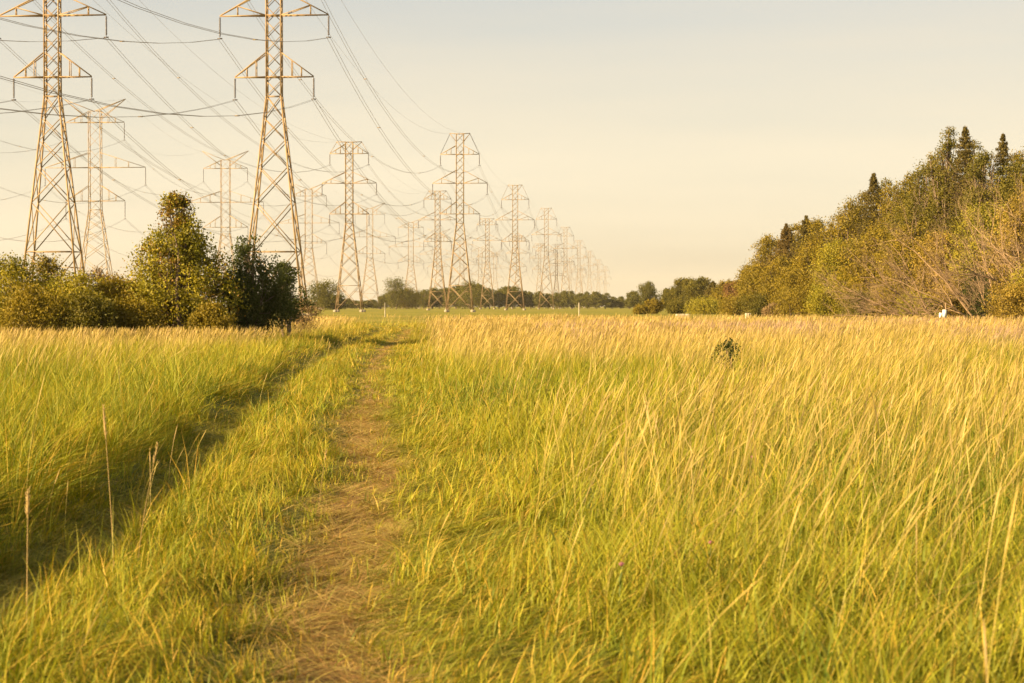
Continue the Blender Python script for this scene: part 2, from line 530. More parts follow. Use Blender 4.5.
M_stalk = plain('dry_stalk', (.38, .26, .09), .7, 0, .15, 40)
single_stalk(25, 492, 8.4, 2, 'thick reddish dry stalk with a blunt seed head nearest the left edge', .010)
single_stalk(113, 408, 10.2, -10, 'tallest thin dry stalk rising across the shaded left rut', .008)
single_stalk(137, 446, 10.8, 20, 'thin dry stalk leaning right beside the left rut')
single_stalk(318, 452, 13.5, 8, 'short pale stalk on the grassy strip between the ruts', .005)


def thistle(px, py, D, label):
    X = lat(px, D); z0 = float(gz(np.array([X]), np.array([D]))[0]); h = max(.3, ht(py, D) - z0)
    root = empty('meadow_flower', (X, D, z0)); tag(root, label, 'flower', 'pink flowers in the meadow')
    s = MB(); s.tube([(0, 0, 0), (.01, 0, h * .5), (.02, 0, h)], [.003, .0025, .002], 5); link('stem', s.mesh('stem'), M_green, root)
    hd = MB()
    for k in range(34):
        a = rnd.random() * 6.28; e = rnd.random() * 1.1
        hd.bar((.02, 0, h), (.02 + math.cos(a) * math.sin(e) * .02, math.sin(a) * math.sin(e) * .02, h + .022 * math.cos(e)), .004)
    link('flower_head', hd.mesh('flower_head'), M_pink, root)
    lf = Bag(); n = 6; a = rng.random(n) * 6.28
    r = np.stack([np.full(n, .008), np.zeros(n), h * (.3 + .5 * rng.random(n))], -1)
    c = np.tile(np.array([[.1, .14, .03]]), (n, 1))
    lf.add(*blades(r, np.full(n, .07), np.stack([np.cos(a), np.sin(a)], -1) * .05, np.full(n, 1.4), np.full(n, .014), 3, np.stack([c, c], 1), yaw=a + 1.57))
    lf.build('leaves', M_leaf, root)


M_green = plain('green_stem', (.12, .15, .04), .7)
M_pink = plain('pink_petals', (.27, .10, .13), .8, 0, .2, 60)
thistle(708, 602, 9.3, 'pink flower head low in the grass, lower centre-right')
thistle(618, 633, 8.6, 'dull reddish flower head nearest the bottom edge')
thistle(750, 474, 14.5, 'small pink flower head farther up the right meadow')

# ------------------------------------------------------------------ trees and shrubs


def rand_dirs(n):
    d = rng.normal(size=(n, 3)); return d / np.linalg.norm(d, axis=1)[:, None]


def leaf_quads(P, size, cols, asp=.55):
    n = len(P)
    a = rand_dirs(n); b = np.cross(a, rand_dirs(n)); b /= np.linalg.norm(b, axis=1)[:, None] + 1e-9
    s = size * (.6 + .8 * rng.random(n))
    a = a * (s / 2)[:, None]; b = b * (s * asp / 2)[:, None]
    V = np.stack([P - a, P + b, P + a, P - b], 1).reshape(-1, 3)
    q = np.arange(4 * n).reshape(-1, 4)
    return V, q, np.repeat(cols, 4, 0)


PAL = {
    'browncone': ((0.0924, 0.063, 0.01428), (0.1596, 0.105, 0.02184)),
    'olive': ((0.115, 0.095, 0.009), (0.25, 0.18, 0.014)),
    'yellowgreen': ((0.14, 0.14, 0.012), (0.31, 0.25, 0.02)),
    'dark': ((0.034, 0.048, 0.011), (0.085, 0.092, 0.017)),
    'deep': ((0.066, 0.066, 0.008), (0.155, 0.125, 0.013)),
    'yellow': ((0.1589, 0.1156, 0.01589), (0.3034, 0.2095, 0.03251)),
    'spruce': ((0.07224, 0.0614, 0.01156), (0.1445, 0.1047, 0.01589)),
    'rust': ((0.1156, 0.06502, 0.02167), (0.2167, 0.1156, 0.03973)),
    'autumn': ((0.08669, 0.07946, 0.01445), (0.2601, 0.1445, 0.02167)),
    'tan': ((0.1589, 0.1084, 0.05057), (0.2745, 0.1878, 0.08669)),
    'fargreen': ((0.062, 0.068, 0.008), (0.125, 0.108, 0.013)),
}


def crown_points(H, W, hb, n, nlobe, top_pow=1.0, gap=.42, freq=1.1):
    lob = []
    for k in range(nlobe):
        f = (k + .5) / nlobe
        z = hb + (H - hb) * (.12 + .80 * f)
        env = W * float(np.interp(f, [0, .25, .5, .75, 1], [.75, 1, .8, .46, .16] if top_pow > 1.2 else [.7, .95, 1, .85, .5]))
        a = k * 2.4 + rnd.uniform(-.5, .5)
        rr = env * rnd.uniform(.25, .68)
        lr = max(.2 * W, env * rnd.uniform(.42, .62))
        lob.append((rr * math.cos(a), rr * math.sin(a), z, lr))
    lob.append((0, 0, H - .22 * W, .22 * W) if top_pow > 1.2 else (rnd.uniform(-.15, .15) * W, 0, H - .3 * W, .32 * W)); lob.append((.1 * W, 0, hb + (H - hb) * .5, .6 * W))
    lob = np.array(lob)
    pick = rng.choice(len(lob), size=int(n * 2.3), p=lob[:, 3] ** 2 / (lob[:, 3] ** 2).sum())
    L = lob[pick]
    d = rand_dirs(len(L)); rr = rng.random(len(L)) ** .45 * np.clip(1 + .2 * rng.normal(size=len(L)), .6, 1.3)
    P = L[:, :3] + d * (L[:, 3] * rr)[:, None] * np.array([1, 1, .85])
    off = rng.random(3) * 40
    nz = .5 * vnoise3(P * freq + off) + .5 * vnoise3(P * freq * 2.7 + off)
    P = P[(rng.random(len(P)) < .06 + .94 * smooth(gap - .07, gap + .12, nz)) & (P[:, 2] > hb * .5 + .05)][:n]
    return P, lob


def broadleaf(H, W, pal, n, leaf, hb=None, nlobe=14, top_pow=1.0, gap=.44, freq=1.1, stems=1, spots=None):
    hb = .12 * H if hb is None else hb
    P, lob = crown_points(H, W, hb, n, nlobe, top_pow, gap, freq)
    lo, hi = PAL[pal]
    cl = vnoise3(P * .8 + 13)
    t = np.clip(.15 + .7 * cl + .22 * rng.normal(size=len(P)), 0, 1)
    c = lerp(lo, hi, t)
    if spots:
        sp = vnoise3(P * 1.0 + 51) > .62
        k = sp & (rng.random(len(P)) < .75)
        c[k] = lerp(*PAL[spots], rng.random(k.sum()))
    b = Bag(); b.add(*leaf_quads(P, leaf, c))
    crown = np_mesh('crown', np.concatenate(b.v), np.concatenate(b.q), cols=np.concatenate(b.c))
    tk = MB()
    for s in range(stems):
        ox = 0 if stems == 1 else rnd.uniform(-.25, .25) * W; oy = 0 if stems == 1 else rnd.uniform(-.25, .25) * W
        k = np.linspace(0, 1, 7); wob = np.cumsum(rng.normal(size=(7, 2)) * .02 * H, axis=0); wob[0] = 0
        pts = np.stack([ox + wob[:, 0], oy + wob[:, 1], -.1 + (H * .70 + .1) * k], -1)
        r0 = .016 * H + .02
        tk.tube(pts, r0 * (1 - .85 * k), 6)
    for l in lob[::1]:
        f = np.clip(l[2] / H * .62, .05, .75); p0 = np.array((0, 0, H * f * .9)); p1 = l[:3]
        mid = (p0 + p1) / 2 + np.array((0, 0, -.06 * H))
        tk.tube([p0, mid, p1, p1 + (p1 - mid) * .15], [.007 * H, .005 * H, .0035 * H, .0012 * H], 5)
        for _ in range(3):
            e = l[:3] + rand_dirs(1)[0] * l[3] * .9
            tk.tube([mid, (mid + e) / 2 + rng.normal(size=3) * .03 * H, e], [.004 * H, .0025 * H, .001 * H], 4)
    return crown, tk.mesh('trunk', True)


def spruce(H, W, pal='spruce', n=4200, leaf=.3):
    tiers = max(12, int(H / .34)); Ps = []; tk = MB()
    tk.tube([(0, 0, -.1), (0, 0, H * .5), (0, 0, H)], [.012 * H + .03, .008 * H, .01], 6)
    per = max(3, n // (tiers * 8))
    for i in range(tiers):
        f = (i + rnd.random() * .5) / tiers
        z = H * (.06 + .93 * f); L = W * min(1.0, (1 - f) / .5) ** .9 * rnd.uniform(.62, 1.15) + .10
        nb = 8
        for k in range(nb):
            a = k / nb * 6.28 + i * 1.3 + rnd.uniform(-.3, .3); l = L * rnd.uniform(.7, 1.12)
            s = rng.random(per + 2) ** .7
            droop = -.25 * l * s + .14 * l * s * s * 2
            r = l * s
            side = rng.normal(size=len(s)) * .10 * l
            Ps.append(np.stack([r * math.cos(a) - side * math.sin(a), r * math.sin(a) + side * math.cos(a), z + droop + rng.normal(size=len(s)) * .10], -1))
            tk.tube([(0, 0, z), (l * .5 * math.cos(a), l * .5 * math.sin(a), z - .08 * l), (l * .95 * math.cos(a), l * .95 * math.sin(a), z - .02 * l)], [.03, .02, .008], 4)
    P = np.concatenate(Ps)
    c = lerp(*PAL[pal], np.clip(.4 + .3 * rng.normal(size=len(P)), 0, 1))
    b = Bag(); b.add(*leaf_quads(P, leaf, c, .4))
    return np_mesh('crown', np.concatenate(b.v), np.concatenate(b.q), cols=np.concatenate(b.c)), tk.mesh('trunk', True)


def place(name, meshes, X, D, label, cat, group=None, z=None, rz=None, bark=None):
    z = float(gz(np.array([X]), np.array([D]))[0]) if z is None else z
    root = empty(name, (X, D, z), rnd.random() * 6.28 if rz is None else rz)
    tag(root, label, cat, group)
    cr, tr = meshes
    link('crown', cr, M_leaf, root); link('trunk', tr, bark or M_bark, root)
    return root


def tree_at(name, px, D, ytop, wpx, pal, label, cat='tree', group=None, n=5000, leaf=.26, kind='b', **kw):
    H = ht(ytop, D); W = wpx / F * D * (1.45 if kind == 's' else 1.5); n = int(n * 3.2); leaf *= .72
    ms = spruce(H, W, pal, n, leaf) if kind == 's' else broadleaf(H, W, pal, n, leaf, **kw)
    return place(name, ms, lat(px, D), D, label, cat, group)


# the shrubs at the left end of the meadow
GS = 'shrubs along the left edge of the meadow'
for px, D, yt, wp, pal, label, kw in [
    (-28, 70, 262, 40, 'yellowgreen', 'yellow-green shrub cut off by the left edge', {}),
    (14, 68, 257, 34, 'yellowgreen', 'tallest yellow-green shrub nearest the left edge', {}),
    (48, 71, 257, 26, 'olive', 'upright olive shrub just left of the first pylon leg', {}),
    (76, 67, 276, 28, 'yellowgreen', 'rounded yellow-green shrub in front of the nearest pylon', {}),
    (100, 72, 271, 24, 'tan', 'pinkish seed-headed shrub behind the rounded shrubs', {}),
    (120, 68, 281, 24, 'olive', 'low olive shrub left of the orange-tinted tree', {}),
    (140, 70, 288, 22, 'tan', 'brownish twiggy shrub under the left side of the orange-tinted tree', {}),
    (30, 64, 292, 34, 'olive', 'low shrub hiding the foot of the tallest yellow-green shrub', {}),
    (88, 64, 301, 26, 'deep', 'dark low shrub at the meadow edge below the rounded shrub', {}),
    (132, 65, 306, 22, 'olive', 'lowest ragged shrub at the meadow edge left of the orange-tinted tree', {}),
    (210, 65, 309, 17, 'olive', 'small low shrub in front of the orange-tinted tree', {}),
]:
    tree_at('shrub', px, D, yt, wp, pal, label, 'shrub', GS, n=3600, leaf=.13, hb=.1, nlobe=11, gap=.42, freq=1.7, stems=4, **kw)
tree_at('deciduous_tree', 180, 68, 194, 43, 'yellowgreen', 'green tree turning orange, standing above the left shrubs with a pointed top', 'tree', n=11000, leaf=.15, hb=.3, nlobe=22,
        top_pow=1.5, gap=.50, freq=1.3, stems=3, spots='autumn')
tree_at('dark_bush', 250, 71, 236, 35, 'dark', 'dark almost black-green leafy bush in shade right of the orange-tinted tree', 'bush', n=7000, leaf=.15, hb=.1, nlobe=24, top_pow=1.3, gap=.5, freq=1.1, stems=4)  # shade beside the tree is put into the dark leaf colour, shoulder included
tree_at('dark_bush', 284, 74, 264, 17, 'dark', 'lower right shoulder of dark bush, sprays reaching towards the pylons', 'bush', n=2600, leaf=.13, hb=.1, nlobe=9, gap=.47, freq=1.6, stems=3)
tree_at('shrub', 300, 82, 303, 16, 'tan', 'small pale dry shrub right of the dark bush', 'shrub', n=1200, leaf=.12, hb=.05, nlobe=7, freq=2, stems=3)
tree_at('young_shrub', 727, 41, 334, 14, 'dark', 'small dark young shrub alone in the right meadow', 'shrub', n=210, leaf=.08, hb=.1, nlobe=7, top_pow=1.5, gap=.46, freq=2.5, stems=2)

# the wood on the right
GW = 'trees of the wood on the right'
wood = [
    (671, 480, 288, 6, 'deep', 'b', 'thin ragged tree at the outer left tip of the right wood'),
    (685, 470, 277, 10, 'deep', 'b', 'dense dark tree, first full crown at the left end of the right wood'),
    (701, 455, 278, 11, 'deep', 'b', 'second dark crown from the left end of the right wood'),
    (713, 440, 281, 8, 'spruce', 's', 'narrow dark conifer between the dark crowns and the rusty tree'),
    (726, 400, 281, 11, 'olive', 'b', 'olive crown right of the narrow dark conifer'),
    (739, 380, 280, 10, 'rust', 'b', 'rusty pinkish small tree where the wood starts to rise'),
    (754, 340, 262, 13, 'olive', 'b', 'small olive crown under the step in the skyline of the wood'),
    (768, 300, 233, 17, 'olive', 'b', 'rounded tree that forms the first tall step of the wood'),
    (786, 285, 223, 15, 'browncone', 's', 'brown-tipped conifer left of the highest middle trees'),
    (806, 268, 215, 16, 'spruce', 's', 'pointed conifer with brownish cones, right of the brown-tipped one'),
    (826, 250, 215, 20, 'olive', 'b', 'broad olive crown in the skyline dip of the wood'),
    (848, 232, 196, 18, 'olive', 'b', 'olive tree just left of the conifer spike'),
    (873, 212, 172, 18, 'spruce', 's', 'conifer whose spike stands out in mid skyline of the wood'),
    (896, 205, 180, 22, 'olive', 'b', 'rounded crown right of the conifer spike'),
    (922, 192, 156, 24, 'deep', 'b', 'dark green tree on the left shoulder of the highest tree'),
    (945, 180, 126, 18, 'deep', 'b', 'highest leafy tree of the wood with an open ragged top'),
    (964, 178, 126, 22, 'spruce', 's', 'broad dark conifer beside the highest leafy tree'),
    (985, 170, 148, 20, 'deep', 'b', 'dark crown in the dip between the two highest conifers'),
    (1002, 172, 133, 17, 'spruce', 's', 'slender Christmas-tree shaped conifer near the right edge'),
    (1026, 160, 146, 20, 'deep', 'b', 'dark tree cut by the right edge behind the bare branches'),
    (797, 290, 222, 15, 'olive', 'b', 'olive crown filling the gap between the two brown-tipped conifers'),
    (815, 275, 219, 14, 'deep', 'b', 'crown just behind the right flank of the pointed conifer'),
    (862, 235, 190, 14, 'olive', 'b', 'crown rising against the left flank of the conifer spike'),
    (884, 225, 178, 14, 'deep', 'b', 'crown rising against the right flank of the conifer spike'),
    (910, 215, 172, 16, 'olive', 'b', 'crown in the notch left of the highest leafy tree'),
    (934, 200, 150, 15, 'olive', 'b', 'crown leaning on the left side of the highest leafy tree'),
    (975, 192, 140, 16, 'deep', 'b', 'crown right behind the broad dark conifer'),
    (1014, 190, 150, 15, 'olive', 'b', 'crown just right of the slender conifer'),
    (783, 262, 256, 20, 'olive', 'b', 'lower olive tree in the front row, farthest left of the leafy ones'),
    (812, 240, 250, 22, 'olive', 'b', 'leafy front-row tree below the skyline dip'),
    (842, 215, 238, 22, 'yellowgreen', 'b', 'light green front-row tree below the conifer spike'),
    (872, 190, 228, 24, 'olive', 'b', 'bushy front-row tree behind the long bare branches'),
    (908, 172, 222, 26, 'olive', 'b', 'front-row tree half hidden by bare branches'),
    (945, 150, 232, 26, 'yellow', 'b', 'yellowing tree in the middle of the bare branches'),
    (985, 146, 200, 26, 'yellowgreen', 'b', 'yellow-green tree below the slender conifer'),
    (1018, 138, 196, 26, 'yellow', 'b', 'yellow-leaved tree at the right edge above the leaning trunk'),
    (1048, 150, 160, 30, 'olive', 'b', 'big olive tree mostly beyond the right edge'),
]
for px, D, yt, wp, pal, kd, label in wood:
    sc = D / 170.0
    tree_at('conifer' if kd == 's' else 'deciduous_tree', px, D, yt, wp * 1.12, pal, label, 'tree', GW, n=7500 if kd == 'b' else 6500, leaf=.27 * max(.8, sc ** .6), kind=kd,
            **({} if kd == 's' else dict(hb=.4, nlobe=16 if yt > 215 else 26, gap=.47, freq=.75)))
GB = 'shrubs at the foot of the wood on the right'
for px, D, yt, wp, pal, label in [
    (641, 330, 306, 6, 'olive', 'small bush farthest left in front of the far tree line'),
    (653, 340, 299, 7, 'olive', 'bush in front of the domed far tree'),
    (675, 350, 302, 8, 'deep', 'dark bush left of the white block'),
    (706, 330, 303, 15, 'yellowgreen', 'light green bush right of the white block'),
    (735, 300, 299, 17, 'olive', 'olive bush below the rusty small tree'),
    (762, 262, 296, 16, 'deep', 'dark bush below the first tall step of the wood'),
    (774, 235, 304, 7, 'tan', 'small pale dry bush under the first tall step of the wood'),
    (797, 222, 290, 20, 'olive', 'bush below the pointed conifers'),
    (828, 196, 288, 18, 'yellowgreen', 'light green bush left of the long bare branch tips'),
    (862, 172, 291, 18, 'deep', 'dark bush under the long bare branches'),
    (893, 150, 287, 20, 'olive', 'olive bush under the middle of the bare branches'),
    (918, 143, 292, 17, 'yellowgreen', 'rounded grey-green bush left of the white sign'),
    (957, 138, 277, 18, 'yellow', 'yellow bush right of the white sign'),
    (982, 134, 272, 20, 'dark', 'dark green bush left of the leaning pale trunk'),  # darkest leaf palette of these shrubs
    (1010, 122, 283, 24, 'yellow', 'bright yellow bush in the lower right corner of the wood'),
    (1040, 124, 262, 26, 'yellowgreen', 'green bush cut by the right edge of the wood'),
]:
    tree_at('shrub', px, D, yt, wp, pal, label, 'shrub', GB, n=3000, leaf=.2 * max(.8, (D / 150) ** .7), hb=.1, nlobe=10, gap=.42, freq=1.2, stems=3)


# bare leaning trees
def bare_tree(px, D, stems, label, depth=3):
    X = lat(px, D); root = empty('bare_tree', (X, D, 0)); tag(root, label, 'tree', 'bare leaning trees at the edge of the wood')
    tk = MB(); tw = MB()

    def grow(p, d, L, r, lev):
        n = 6; pts = [p]; dd = d.copy()
        for i in range(n):
            dd = dd + rng.normal(size=3) * .13 + np.array((-.03, 0, -.05 * (i - 2.2) if lev == 0 else .02)); dd /= np.linalg.norm(dd)
            pts.append(pts[-1] + dd * L / n)
        rad = r * (1 - .72 * np.linspace(0, 1, n + 1))
        (tk if lev == 0 else tw).tube(pts, rad, 5 if lev < 2 else 4)
        if lev >= depth: return
        for i in range(2 if lev else 1, n + 1):
            for _ in range(2 if lev < 2 else 2):
                if rnd.random() < .78:
                    e = dd * .8 + rand_dirs(1)[0] * .75 + np.array((-.10, 0, .16)); e /= np.linalg.norm(e)
                    grow(pts[i], e, L * rnd.uniform(.28, .55) * (1.15 - .07 * i), rad[i] * .62, lev + 1)
    for (dx, el, L, r, ox) in stems:
        d = np.array((-math.cos(R(el)) * math.copysign(1, dx), rnd.uniform(-.25, .1), math.sin(R(el)))); d /= np.linalg.norm(d)
        grow(np.array((ox, rnd.uniform(-.4, .4), 0.0)), d, L, r, 0)
    link('trunk', tk.mesh('trunk', True), M_deadwood, root); link('branches', tw.mesh('branches', True), M_deadwood, root)


bare_tree(925, 136, [(1, 14, 6.5, .075, -.5), (1, 24, 7.5, .08, -.2), (1, 33, 8.0, .085, 0), (1, 44, 7.5, .08, .3), (1, 27, 6.5, .06, .8), (1, 58, 8.0, .08, .9), (1, 50, 6.5, .06, 1.4)], 'dead bare tree with long pale branches sweeping left over the meadow edge')
bare_tree(978, 133, [(1, 36, 8.0, .08, -.6), (1, 46, 9.0, .08, -.2), (1, 57, 9.5, .09, .2), (1, 68, 9.8, .085, .6), (1, 30, 6.0, .06, .9), (-1, 82, 9.0, .08, .9), (1, 62, 7.0, .06, 1.3)], 'dead bare tree with an upright fan of pale twigs before the yellowing trees')
bare_tree(1046, 127, [(1, 52, 8.5, .17, 0), (1, 62, 9.5, .10, .3), (1, 72, 9.5, .10, .7), (1, 44, 7.5, .07, .9)], 'leaning pale trunk with bare twigs at the right edge')

# the far tree line
GF = 'trees of the far tree line'
protos = []
for i in range(6):
    H = [12.5, 11, 13.5, 12, 10.5, 14][i]; W = [5.6, 5.0, 6.0, 4.6, 5.4, 4.8][i]
    protos.append(broadleaf(H, W, 'fargreen', 3200, .7, hb=.4, nlobe=11, gap=.40, freq=.5))
cnt = 0
prof_x = [300, 312, 335, 350, 375, 388, 402, 412, 440, 460, 480, 495, 512, 530, 600, 612, 626, 640, 662]
prof_y = [302, 300, 300, 300, 301, 292, 290, 292, 288, 285, 284, 290, 286, 292, 292, 297, 297, 296, 302]
for row, D0 in ((0, 960), (1, 1000)):
    px = 303 + row * 4.0
    while px < 664:
        D = D0 + rnd.uniform(-12, 12); yt = np.interp(px, prof_x, prof_y) + rnd.uniform(-2.2, 2.2)
        i = rnd.randrange(6); cr, tr = protos[i]
        H = ht(yt, D); s = H / max(v.co.z for v in cr.vertices)
        o = place('far_tree', (cr, tr), lat(px, D), D, 'olive-green tree in the even row of the far tree line behind the pylon feet', 'tree', GF, z=0)
        sx = min(1.25, max(.85, s * rnd.uniform(.9, 1.15))); o.scale = (sx, sx, s)
        px += rnd.uniform(7.0, 9.5); cnt += 1
for px, D, yt, wp, pal, label, kw in [
    (324, 640, 280, 15, 'fargreen', 'separate round tree seen through the legs of a pylon right of the dark bush', {}),
    (336, 650, 296, 9, 'dark', 'dark low tree beside the separate round tree', {}),
    (396, 860, 277, 12, 'fargreen', 'tallest double-topped tree at the left part of the far tree line', {}),
    (407, 870, 289, 10, 'olive', 'olive tree right of the tallest one in the far tree line', {}),
    (470, 900, 280, 14, 'fargreen', 'broad tree behind the feet of the second right-row pylon', {}),
    (648, 700, 281, 8, 'fargreen', 'domed narrow tree alone at the right end of the far tree line', {}),
    (634, 760, 291, 6, 'fargreen', 'lower tree touching the left side of the domed narrow tree', {}),
]:
    tree_at('far_tree', px, D, yt, wp, pal, label, 'tree', GF, n=3200, leaf=.6, hb=.4, nlobe=12, gap=.40, freq=.6)

# ------------------------------------------------------------------ pylons
STEP = F / 7.37                      # distance of the first pylon of the two near rows
VP = 645.0
SL = (VP - 512) / F                  # how far the rows run to the right per metre
ROWANG = -math.atan(SL)


DEP = .5                             # depth of the lattice body relative to its width


def pylon_meshes(spec):
    zw, hw, wb, top, arms, horn, wave, dense = (spec[k] for k in ('zw', 'hw', 'wb', 'top', 'arms', 'horn', 'cell', 'dense'))

    def half(z):
        return wb + (hw - wb) * min(1, z / zw)
    out = {}
    legs = []
    for sx in (-1, 1):
        for sy in (-1, 1):
            m = MB(); m.bar((sx * wb, sy * wb * DEP, .15), (sx * hw, sy * hw * DEP, zw), .20); m.bar((sx * hw, sy * hw * DEP, zw - .02), (sx * hw, sy * hw * DEP, top), .165)
            legs.append(m.mesh('leg'))
    out['legs'] = legs
    foot = []
    for sx in (-1, 1):
        for sy in (-1, 1):
            m = MB(); m.box((sx * wb, sy * wb * DEP, .18), (.95, .95, .75)); m.box((sx * wb, sy * wb * DEP, .6), (.6, .6, .14)); foot.append(m.mesh('footing'))
    out['footings'] = foot
    b = MB()

    def faces(z0, z1, s, horiz=False, single=0):
        a0, a1 = half(z0), half(z1)
        for k in range(4):
            A = [(-1, -1), (1, -1), (1, 1), (-1, 1)][k]; B = [(-1, -1), (1, -1), (1, 1), (-1, 1)][(k + 1) % 4]
            if single != 1: b.bar((A[0] * a0, A[1] * a0 * DEP, z0), (B[0] * a1, B[1] * a1 * DEP, z1), s)
            if single != 2: b.bar((B[0] * a0, B[1] * a0 * DEP, z0), (A[0] * a1, A[1] * a1 * DEP, z1), s)
            if horiz: b.bar((A[0] * a1, A[1] * a1 * DEP, z1), (B[0] * a1, B[1] * a1 * DEP, z1), s)
    fr = [0, .30, .52, .68, .80, .90, 1.0]
    zs = [zw * f for f in fr]; zs[0] = .4
    for i in range(6):
        faces(zs[i], zs[i + 1], .115 if i < 3 else .10, horiz=(i in (0, 5)))
    # knee braces of the bottom panel, from mid height of the legs to the middle of the diagonals
    z0, z1 = zs[0], zs[1]; zm = (z0 + z1) / 2
    for k in range(4):
        A = np.array([(-1, -DEP), (1, -DEP), (1, DEP), (-1, DEP)][k], float); B = np.array([(-1, -DEP), (1, -DEP), (1, DEP), (-1, DEP)][(k + 1) % 4], float)
        for P, Q in ((A, B), (B, A)):
            for f in (.25, .75):
                zl = z0 + (z1 - z0) * f; hl = half(zl)
                fz = .25 if f < .5 else .75
                c = P * .75 + Q * .25
                b.bar((P[0] * hl, P[1] * hl, zl), (*(c * half(z0 + (z1 - z0) * fz)), z0 + (z1 - z0) * fz), .10)
    ncell = max(4, int((top - zw) / wave))
    for i in range(ncell):
        za = zw + (top - zw) * i / ncell; zb = zw + (top - zw) * (i + 1) / ncell
        faces(za, zb, .08, horiz=(i == ncell - 1), single=0 if dense else 1 + i % 2)
    out['bracing'] = b.mesh('bracing')
    out['arms'] = []
    for (z, hl, tie, post, ins) in arms:
        m = MB()
        for sx in (-1, 1):
            e = np.array((sx * hl, 0, z))
            for sy in (-1, 1):
                m.bar((sx * hw, sy * hw * DEP, z), e, .15)
                m.bar((sx * hw, sy * hw * DEP, z + tie), e + np.array((0, 0, .05)), .14)
                for f in (.33, .62):
                    pb = np.array((sx * hw, sy * hw * DEP, z)) * (1 - f) + e * f; pt = np.array((sx * hw, sy * hw * DEP, z + tie)) * (1 - f) + e * f
                    if f > .5 or not post: m.bar(pb, pt, .10)
                if post:
                    f = .62; pt = np.array((sx * hw, sy * hw * DEP, z + tie)) * (1 - f) + e * f
                    m.bar((sx * hw, sy * hw * DEP, z), pt, .11)
            f = .5; m.bar((sx * (hw * .5 + hl * .5), -hw * .25, z), (sx * (hw * .5 + hl * .5), hw * .25, z), .1)
        m.bar((-hw, -hw * DEP, z), (hw, -hw * DEP, z), .15); m.bar((-hw, hw * DEP, z), (hw, hw * DEP, z), .15)
        iso = []
        for sx in (-1, 1):
            k = MB(); nd = int(ins / .17)
            zz = []; rr = []
            for i in range(nd):
                f = i / nd * (ins - .45); zz += [z - .2 - f, z - .24 - f, z - .32 - f]; rr += [.05, .17, .06]
            k.tube([(sx * hl, 0, q) for q in zz], rr, 7)
            k.bar((sx * hl - .32, 0, z - ins), (sx * hl + .32, 0, z - ins), .12)
            k.bar((sx * hl, 0, z - ins + .02), (sx * hl, 0, z - .05), .05)
            iso.append(k.mesh('insulator', False))
        out['arms'].append((m.mesh('crossarm'), iso))
    h = MB()
    hx, hz = horn
    if spec['kind'] == 'vee':
        for sx in (-1, 1):
            for sy in (-1, 1):
                h.bar((sx * hw * .2, sy * hw * DEP, top), (sx * hx, 0, hz), .17); h.bar((sx * hw, sy * hw * DEP, top - 2.2), (sx * hx, 0, hz - .05), .13)
    else:
        for sx in (-1, 1):
            for sy in (-1, 1):
                h.bar((0, sy * hw * DEP, top), (sx * hx, 0, hz), .15); h.bar((sx * hw, sy * hw * DEP, top - 2.0), (sx * hx, 0, hz - .05), .12)
                h.bar((sx * hx * .97, 0, hz - .1), (sx * arms[-1][1], 0, arms[-1][0] + .06), .10)
    out['horn'] = h.mesh('earth_wire_horn')
    return out


def near_spec(zw, hw=1.0, left=False):
    if left:
        return dict(kind='flat', zw=zw, hw=hw, wb=1 + .108 * zw, top=zw + 22, cell=1.9, dense=True, horn=(3.5, zw + 22.1),
                    arms=[(zw + 2.6, 5.4, 3.3, False, 3.0), (zw + 10.9, 7.45, 3.0, True, 3.0), (zw + 18.9, 5.3, 2.6, False, 3.0)])
    return dict(kind='flat', zw=zw, hw=hw, wb=1 + .108 * zw, top=zw + 24.2, cell=1.9, dense=True, horn=(2.75, zw + 24.4),
                arms=[(zw + 2.6, 5.4, 3.3, False, 3.0), (zw + 10.9, 7.45, 3.5, True, 3.0), (zw + 18.7, 5.3, 2.4, False, 3.0)])


FARSPEC = dict(kind='vee', zw=29, hw=1.7, wb=5.6, top=57, cell=3.3, dense=False, horn=(8.9, 60.4),
               arms=[(31.5, 8.6, 4.4, False, 5.0), (41, 14.6, 4.2, False, 5.0), (53.8, 8.5, 3.0, False, 5.0)])
_proto = {}


def pylon(key, spec, X, Y, label, group, steel=None):
    if key not in _proto:
        pm = pylon_meshes(spec)
        root = empty('transmission_pylon', (0, 0, 0), ROWANG)
        for m in pm['legs']: link('leg', m, steel or M_steel, root)
        for m in pm['footings']: link('footing', m, M_concrete, root)
        link('bracing', pm['bracing'], steel or M_steel, root)
        for am, iso in pm['arms']:
            a = link('crossarm', am, steel or M_steel, root)
            for k in iso: link('insulator', k, M_insul, a)
        link('earth_wire_horn', pm['horn'], steel or M_steel, root)
        _proto[key] = root; o = root
    else:
        o = copy_tree(_proto[key])
    o.location = (X, Y, 0)
    return tag(o, label, 'pylon', group)


ORD = ['first', 'second', 'third', 'fourth', 'fifth', 'sixth', 'seventh', 'eighth', 'ninth', 'tenth']
rowR = [1, 2, 2.85, 3.75, 4.65, 5.6, 6.65, 7.9, 9.3]
rowL = [1, 2, 2.85, 3.75, 4.65, 5.6, 6.65, 7.9, 9.3]
zwR = [30, 24, 24, 27, 27, 27, 27, 27, 27]
zwL = [30, 24, 24, 24, 24, 27, 27, 27, 27]
labR = ['large tan pylon cut by the top of the picture, standing behind the dark bush',
        'biggest whole pylon, centre left, with thick cross-braced feet before the far trees',
        'whole pylon at centre, next behind the biggest whole one in the right-hand row',
        'fourth pylon of the right-hand row, its feet just before the far tree line',
        'fifth pylon of the right-hand row, thin against the sky',
        'sixth pylon of the right-hand row, pale with its foot behind the trees',
        'seventh pylon of the right-hand row, faint above the far trees',
        'eighth pylon of the right-hand row, very faint',
        'last and smallest pylon at the right end of the right-hand row']
